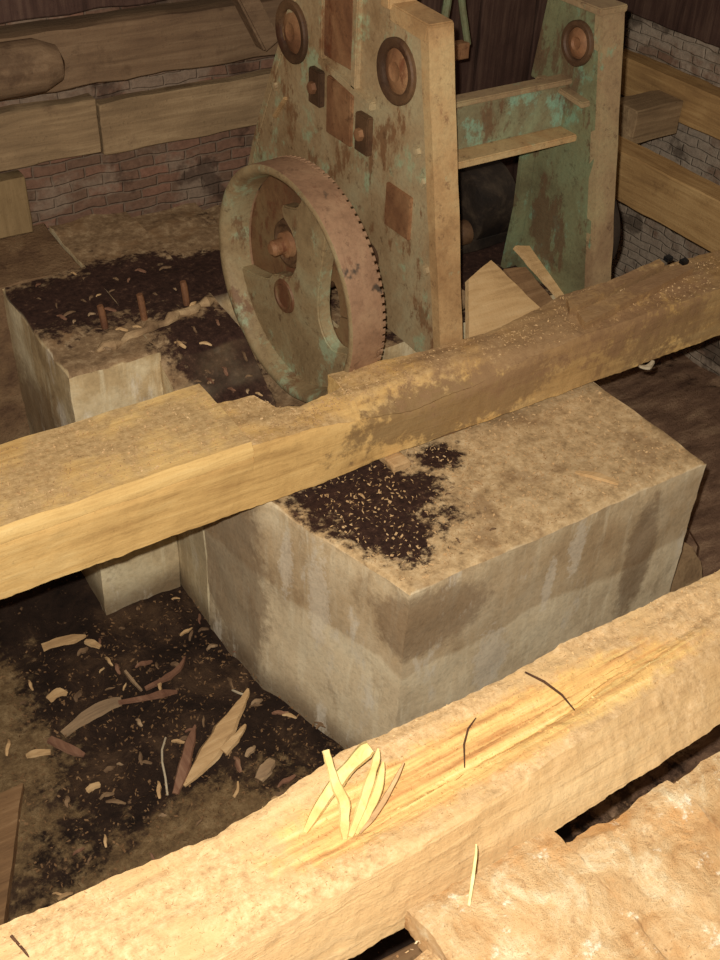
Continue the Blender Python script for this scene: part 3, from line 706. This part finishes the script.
def lump(name, c, r, lb, mat='black', cat='lump', seed=1, group=None):
    P, F = grid_box(lambda u, v, w: (V((u-.5, v-.5, w-.5)).normalized()*V((r[0], r[1], r[2])).length*.577*0 or V([q*s_ for q, s_ in zip(V((u-.5, v-.5, w-.5)).normalized(), r)])) + V(c), ls(6), ls(6), ls(6), min(r)*.28, .45/min(r), seed)
    return tag(mesh(name, P, F, M[mat]), lb, cat, group)
lump('black_lump', (.052, .876, -.004), (.017, .014, .018), 'black knobbly lump at the left corner of the nearest beam')
lump('black_lump', (.585, .882, -.015), (.017, .014, .016), 'small black lump behind the yellow splinters, on the edge of the nearest beam', seed=4)
# rubble in the gap by the deck
for i, (c, r, lb) in enumerate([((.545, .598, -.072), (.020, .014, .014), 'ochre rubble crumb in the gap before the nearest beam, rightmost of three'),
        ((.508, .600, -.074), (.016, .014, .013), 'ochre rubble crumb in the gap before the nearest beam, middle of three'),
        ((.470, .596, -.074), (.022, .014, .014), 'ochre rubble crumb in the gap before the nearest beam, leftmost of three')]):
    lump('rubble_crumb', c, r, lb, 'deck', 'crumb', i+2, 'rubble crumbs in the gap')
tag(rbox('support_plank', (.30, 2.2, .49, .70, -.40, -.36), M['packer'], amp=.004, seed=9), 'dark brown plank seen down the gap between nearest beam and deck', 'plank')  # dark brown plank set low under the gap
# broken lump of concrete on the right
def lumpy(u, v, w):
    x = lerp(1.895, 2.12, u); y = lerp(1.26, 1.50, v); z = lerp(FZ-.01, -.62, w)
    t = 1-.55*w; cx, cy = 1.97, 1.40
    return (cx+(x-cx)*t, cy+(y-cy)*t, z)
P, F = grid_box(lumpy, ls(14), ls(14), ls(14), .014, 9, 4)
tag(mesh('broken_lump', P, F, M['stone']), 'brown broken lump heaped against the right side of the concrete block', 'rubble')
tag(tube('wire', [(1.93, 1.42, -.60), (2.0, 1.43, -.58), (2.08, 1.40, -.62), (2.13, 1.38, -.70), (2.14, 1.37, -.83)], .0025, M['twig']), 'thin dark wire arching over the brown broken lump', 'wire')

# ------------------------------------------------------------------ litter on the pit floor
fz = FZ+.012
def chip(name, pts, ws, thick, mat, lb, cat='wood chip', group=None, side=None):
    pts = [V(p) for p in pts]; d = (pts[-1]-pts[0]); s_ = side or d.cross(V((0, 0, 1)))
    return tag(strip(name, pts, ws, thick, s_, M[mat]), lb, cat, group)
chip('split_piece', [(.540, 1.495, fz), (.617, 1.535, fz+.01), (.690, 1.580, fz+.02), (.775, 1.635, fz+.03), (.80, 1.655, fz+.035)], [.004, .026, .028, .010, .003], .012, 'chip', 'long pale pointed splinter of wood on the black litter, forked at one side', 'split wood')
chip('split_piece', [(.660, 1.525, fz+.018), (.70, 1.538, fz+.026), (.742, 1.560, fz+.03)], [.014, .013, .003], .010, 'chip', 'short pale prong beside the long pointed splinter', 'split wood')
chip('bark_strip', [(.512, 1.486, fz), (.558, 1.535, fz+.012), (.60, 1.588, fz+.02), (.635, 1.628, fz+.024)], [.010, .016, .013, .003], .008, 'chip_red', 'reddish strip of bark left of the pale pointed splinter', 'bark')
tag(tube('pale_string', [(.560, 1.645, fz+.004), (.535, 1.610, fz+.012), (.520, 1.575, fz+.014), (.508, 1.53, fz+.012), (.494, 1.49, fz+.003)], .0026, M['string']), 'thin pale curved string on the black litter', 'string')
chip('split_piece', [(.345, 1.79, fz), (.41, 1.805, fz+.010), (.47, 1.81, fz+.014), (.51, 1.805, fz+.012)], [.012, .018, .018, .010], .014, 'chip_grey', 'long grey split of wood lying across the pit litter', 'split wood')
chip('split_piece', [(.50, 1.80, fz+.016), (.57, 1.776, fz+.018), (.61, 1.768, fz+.018), (.645, 1.757, fz+.014)], [.006, .008, .011, .004], .010, 'chip_red', 'thin brown stick continuing from the grey split', 'stick')
chip('split_piece', [(.58, 1.815, fz+.006), (.64, 1.81, fz+.02), (.68, 1.82, fz+.024), (.71, 1.845, fz+.026)], [.006, .009, .008, .002], .010, 'chip_red', 'brown stick pointing up behind the others near the back of the pit', 'stick')
chip('split_piece', [(.555, 1.885, fz+.02), (.56, 1.84, fz+.02), (.565, 1.80, fz+.024)], [.004, .005, .003], .008, 'chip_grey', 'short grey stick crossing the longer ones', 'stick')
chip('flat_chip', [(.40, 2.085, fz+.01), (.44, 2.08, fz+.014), (.48, 2.07, fz+.014), (.515, 2.065, fz+.01)], [.012, .016, .015, .003], .010, 'chip', 'pale flat pointed chip near the foot of the left pier')
chip('flat_chip', [(.508, 2.05, fz+.006), (.522, 2.03, fz+.01), (.535, 2.01, fz+.006)], [.008, .012, .006], .010, 'chip', 'small round pale chip right of the pointed one by the pier')
chip('flat_chip', [(.352, 1.91, fz+.004), (.38, 1.915, fz+.012), (.40, 1.90, fz+.008)], [.010, .014, .005], .010, 'chip', 'pale notched chip at the left of the pit')
chip('flat_chip', [(.246, 1.77, fz+.004), (.27, 1.762, fz+.010), (.30, 1.75, fz+.006)], [.006, .010, .006], .010, 'chip', 'small oblong pale chip at the far left of the pit')
chip('flat_chip', [(.335, 1.60, fz+.004), (.350, 1.60, fz+.010), (.368, 1.60, fz+.006)], [.008, .010, .006], .008, 'chip', 'small tan chip near the lower left litter')
chip('flat_chip', [(.70, 1.415, fz+.006), (.728, 1.43, fz+.014), (.755, 1.445, fz+.010)], [.012, .020, .010], .010, 'chip_grey', 'broad dull chip near the foot of the big concrete block')
chip('flat_chip', [(.312, 1.79, fz+.004), (.34, 1.74, fz+.008), (.368, 1.70, fz+.004)], [.010, .014, .006], .008, 'chip_red', 'brown flat chip left of centre on the litter')
chip('pale_shaving', [(.628, 1.406, fz), (.642, 1.412, fz+.012), (.652, 1.43, fz+.016)], [.004, .004, .002], .003, 'chip', 'curled pale shaving in front of the pointed splinter', 'shaving')
chip('pale_shaving', [(.775, 1.70, fz), (.785, 1.675, fz+.006), (.80, 1.66, fz+.004)], [.0025, .003, .002], .003, 'string', 'thin whitish shaving near the block foot', 'shaving')
# flat board at the left edge of the pit
def lb_(u, v, w):
    y = lerp(1.15, 1.69, v); xr = .072+.165*(y-1.397)/.343
    return (lerp(-.12, xr, u), y, lerp(FZ-.005, FZ+.03, w))
P, F = grid_box(lb_, ls(8), ls(30), [0, 1], .003, 10, 3)
tag(mesh('floor_board', P, F, M['slabd']), 'dull grey-brown board lying along the left edge of the pit floor', 'board')
# countable small chips: copies of a few shapes
protos = []
for k in range(6):
    L = random.uniform(.012, .024); W = random.uniform(.003, .008)
    pts = [V((-L, 0, 0)), V((-L*.3, W*.3, .004)), V((L*.4, -W*.2, .005)), V((L, W*.4, .001))]
    M.setdefault('chip_dim', wood('dull_chip_wood', (74, 54, 40), (112, 86, 62), (146, 116, 84), 'x', .3))
    P0 = strip('small_chip', pts, [W*.5, W, W*.8, W*.2], .005, (0, 1, 0), M[['chip', 'chip_dim', 'chip_red', 'chip_dim', 'chip_grey', 'chip_dim'][k]])
    protos.append(P0)
used = [False]*6
def scatter(n, region, z, group, lb, scale=(.7, 1.3), lean=.35, kinds=(0, 1, 2, 3, 4, 5), test=None):
    c = 0
    while c < n:
        x = random.uniform(region[0], region[1]); y = random.uniform(region[2], region[3])
        if test and not test(x, y): continue
        k = random.choice(kinds); o = protos[k]
        if used[k]: o = o.copy(); COL.objects.link(o)
        used[k] = True
        o.location = (x, y, z(x, y) if callable(z) else z)
        o.rotation_euler = (random.uniform(-lean, lean), random.uniform(-lean, lean)*.5, random.uniform(0, 6.28))
        sc = random.uniform(*scale); o.scale = (sc, sc, sc)
        tag(o, lb, 'wood chip', group); c += 1
scatter(84, (.18, .95, 1.12, 2.1), fz+.004, 'small chips on the pit floor', 'small wood chip scattered on the dark pit floor litter', (.6, 1.5), test=lambda x, y: x < .82+.16*(2.0-y)/.7 and x > .17)
scatter(22, (.94, 1.34, 1.32, 1.62), -.196, 'shavings on the block top', 'small curled shaving lying on the black litter on the concrete block top', (.35, .8), kinds=(0, 4, 5), test=lambda x, y: x > .97+.14*(1.4-y)/.14*.0+.03)
scatter(30, (.66, 1.04, 2.18, 2.60), lambda x, y: -.038, 'chips on the left pier', 'small chip in the black litter on top of the left pier', (.5, 1.0), lean=.2)
scatter(22, (.86, 1.04, 1.96, 2.20), lambda x, y: piece(y, [(1.945, -.20), (2.02, -.15), (2.14, -.06), (2.3, -.045)])+.008, 'chips beside the wheel', 'small chip on the dark footing just left of the wheel', (.6, 1.2), lean=.2)
for k in range(6):
    if not used[k]: bpy.data.objects.remove(protos[k])
chip('oblong_chip', [(1.555, 1.385, -.196), (1.585, 1.345, -.190), (1.615, 1.30, -.194)], [.005, .011, .006], .008, 'slab', 'lone oblong orange-tan chip on the sandy part of the block top')
chip('hanging_chip', [(1.985, 1.622, -.170), (2.01, 1.615, -.176), (2.035, 1.622, -.170)], [.004, .008, .005], .008, 'string', 'whitish chip caught under the right part of the notched beam')

# fine sawdust: uncountable
def sawdust(name, n, place, mat, lb, size=.0022):
    P = []; F = []
    for _ in range(n):
        p = place()
        if p is None: continue
        a = V((random.gauss(0, 1), random.gauss(0, 1), random.gauss(0, .5))).normalized()*size*random.uniform(.5, 1.6)
        b = V((random.gauss(0, 1), random.gauss(0, 1), random.gauss(0, .5))).normalized()*size*random.uniform(.3, .9)
        h = V((0, 0, size*.6)); k = len(P)
        P += [p-a-b, p+a-b, p+a+b+h, p-a+b+h]; F.append([k, k+1, k+2, k+3])
    o = mesh(name, P, F, mat, None, False)
    return tag(o, lb, 'sawdust', kind='stuff')
def on_beam1():
    x = random.uniform(-.2, 2.6); v = random.betavariate(1.1, 1.1)
    if x < .82: return V((x, lerp(1.65, 1.88, v), .003))
    return V((x, lerp(yf(x)+.01, yb(x)-.01, v), -.007 - chamf(x)*max(0, 1-v/.4)**1.1))
def on_beam2():
    x = random.uniform(-.1, 1.6); v = random.uniform(.05, .98)
    return V(beam2((x+.45)/2.6, v, 1)) + V((0, 0, .003))
def on_block():
    x = random.uniform(.95, 1.85); y = random.uniform(1.27, 1.9)
    return V((x, y, -.196)) if x > .99-.13*(y-1.26)/.4+.01 else None
def on_pit(): return V((random.uniform(.15, .95), random.uniform(1.0, 2.1), FZ+.014)) 
def on_deck(): return V((random.uniform(.2, 1.3), random.uniform(.2, .57), -.043+random.uniform(-.004, .004)))
sawdust('sawdust', 5200, on_beam1, M['chip'], 'fine tan sawdust dusted over the notched beam', .0020)
sawdust('sawdust', 3600, on_beam2, M['beam_near'], 'fine yellow sawdust dusted over the nearest beam', .0016)
sawdust('sawdust', 3500, on_block, M['chip'], 'fine sawdust and crumbs over the top of the concrete block', .0026)
sawdust('litter_crumbs', 3500, on_pit, M['packer'], 'fine brown crumbs strewn over the pit floor', .0030)
sawdust('sawdust', 2500, on_deck, M['deck'], 'fine sawdust over the rotten deck boards', .0018)


# ------------------------------------------------------------------ camera, light
cam = bpy.data.cameras.new('camera'); co = bpy.data.objects.new('camera', cam); COL.objects.link(co)
Rm = Matrix(((0.84340982, 0.31673682, -0.43397888), (-0.53611919, 0.54900667, -0.64122375), (0.03515813, 0.77347881, 0.6328463)))
# rows are world axes in camera coordinates
Rm = Matrix(((0.84340982, 0.31673682, -0.43397888), (-0.53611919, 0.54900667, -0.64122375), (0.03515813, 0.77347881, 0.6328463)))
co.matrix_world = Matrix.Translation((0, 0, 1.4)) @ Rm.to_4x4()
cam.sensor_fit = 'VERTICAL'; cam.sensor_height = 24; cam.lens = 24*1080/960
cam.clip_start = .02
SC.camera = co
fl = bpy.data.lights.new('flash', 'POINT'); fo = bpy.data.objects.new('flash', fl); COL.objects.link(fo)
fl.energy = 150; fl.color = (1, .945, .84); fl.shadow_soft_size = .012
fo.location = V((0, 0, 1.4)) + Rm @ V((-.035, .055, 0))
w = bpy.data.worlds.new('world'); SC.world = w; w.use_nodes = True
w.node_tree.nodes['Background'].inputs[0].default_value = (1, .78, .58, 1); w.node_tree.nodes['Background'].inputs[1].default_value = .11
SC.view_settings.view_transform = 'Standard'
SC.view_settings.exposure = .68
SC.view_settings.gamma = 1.1
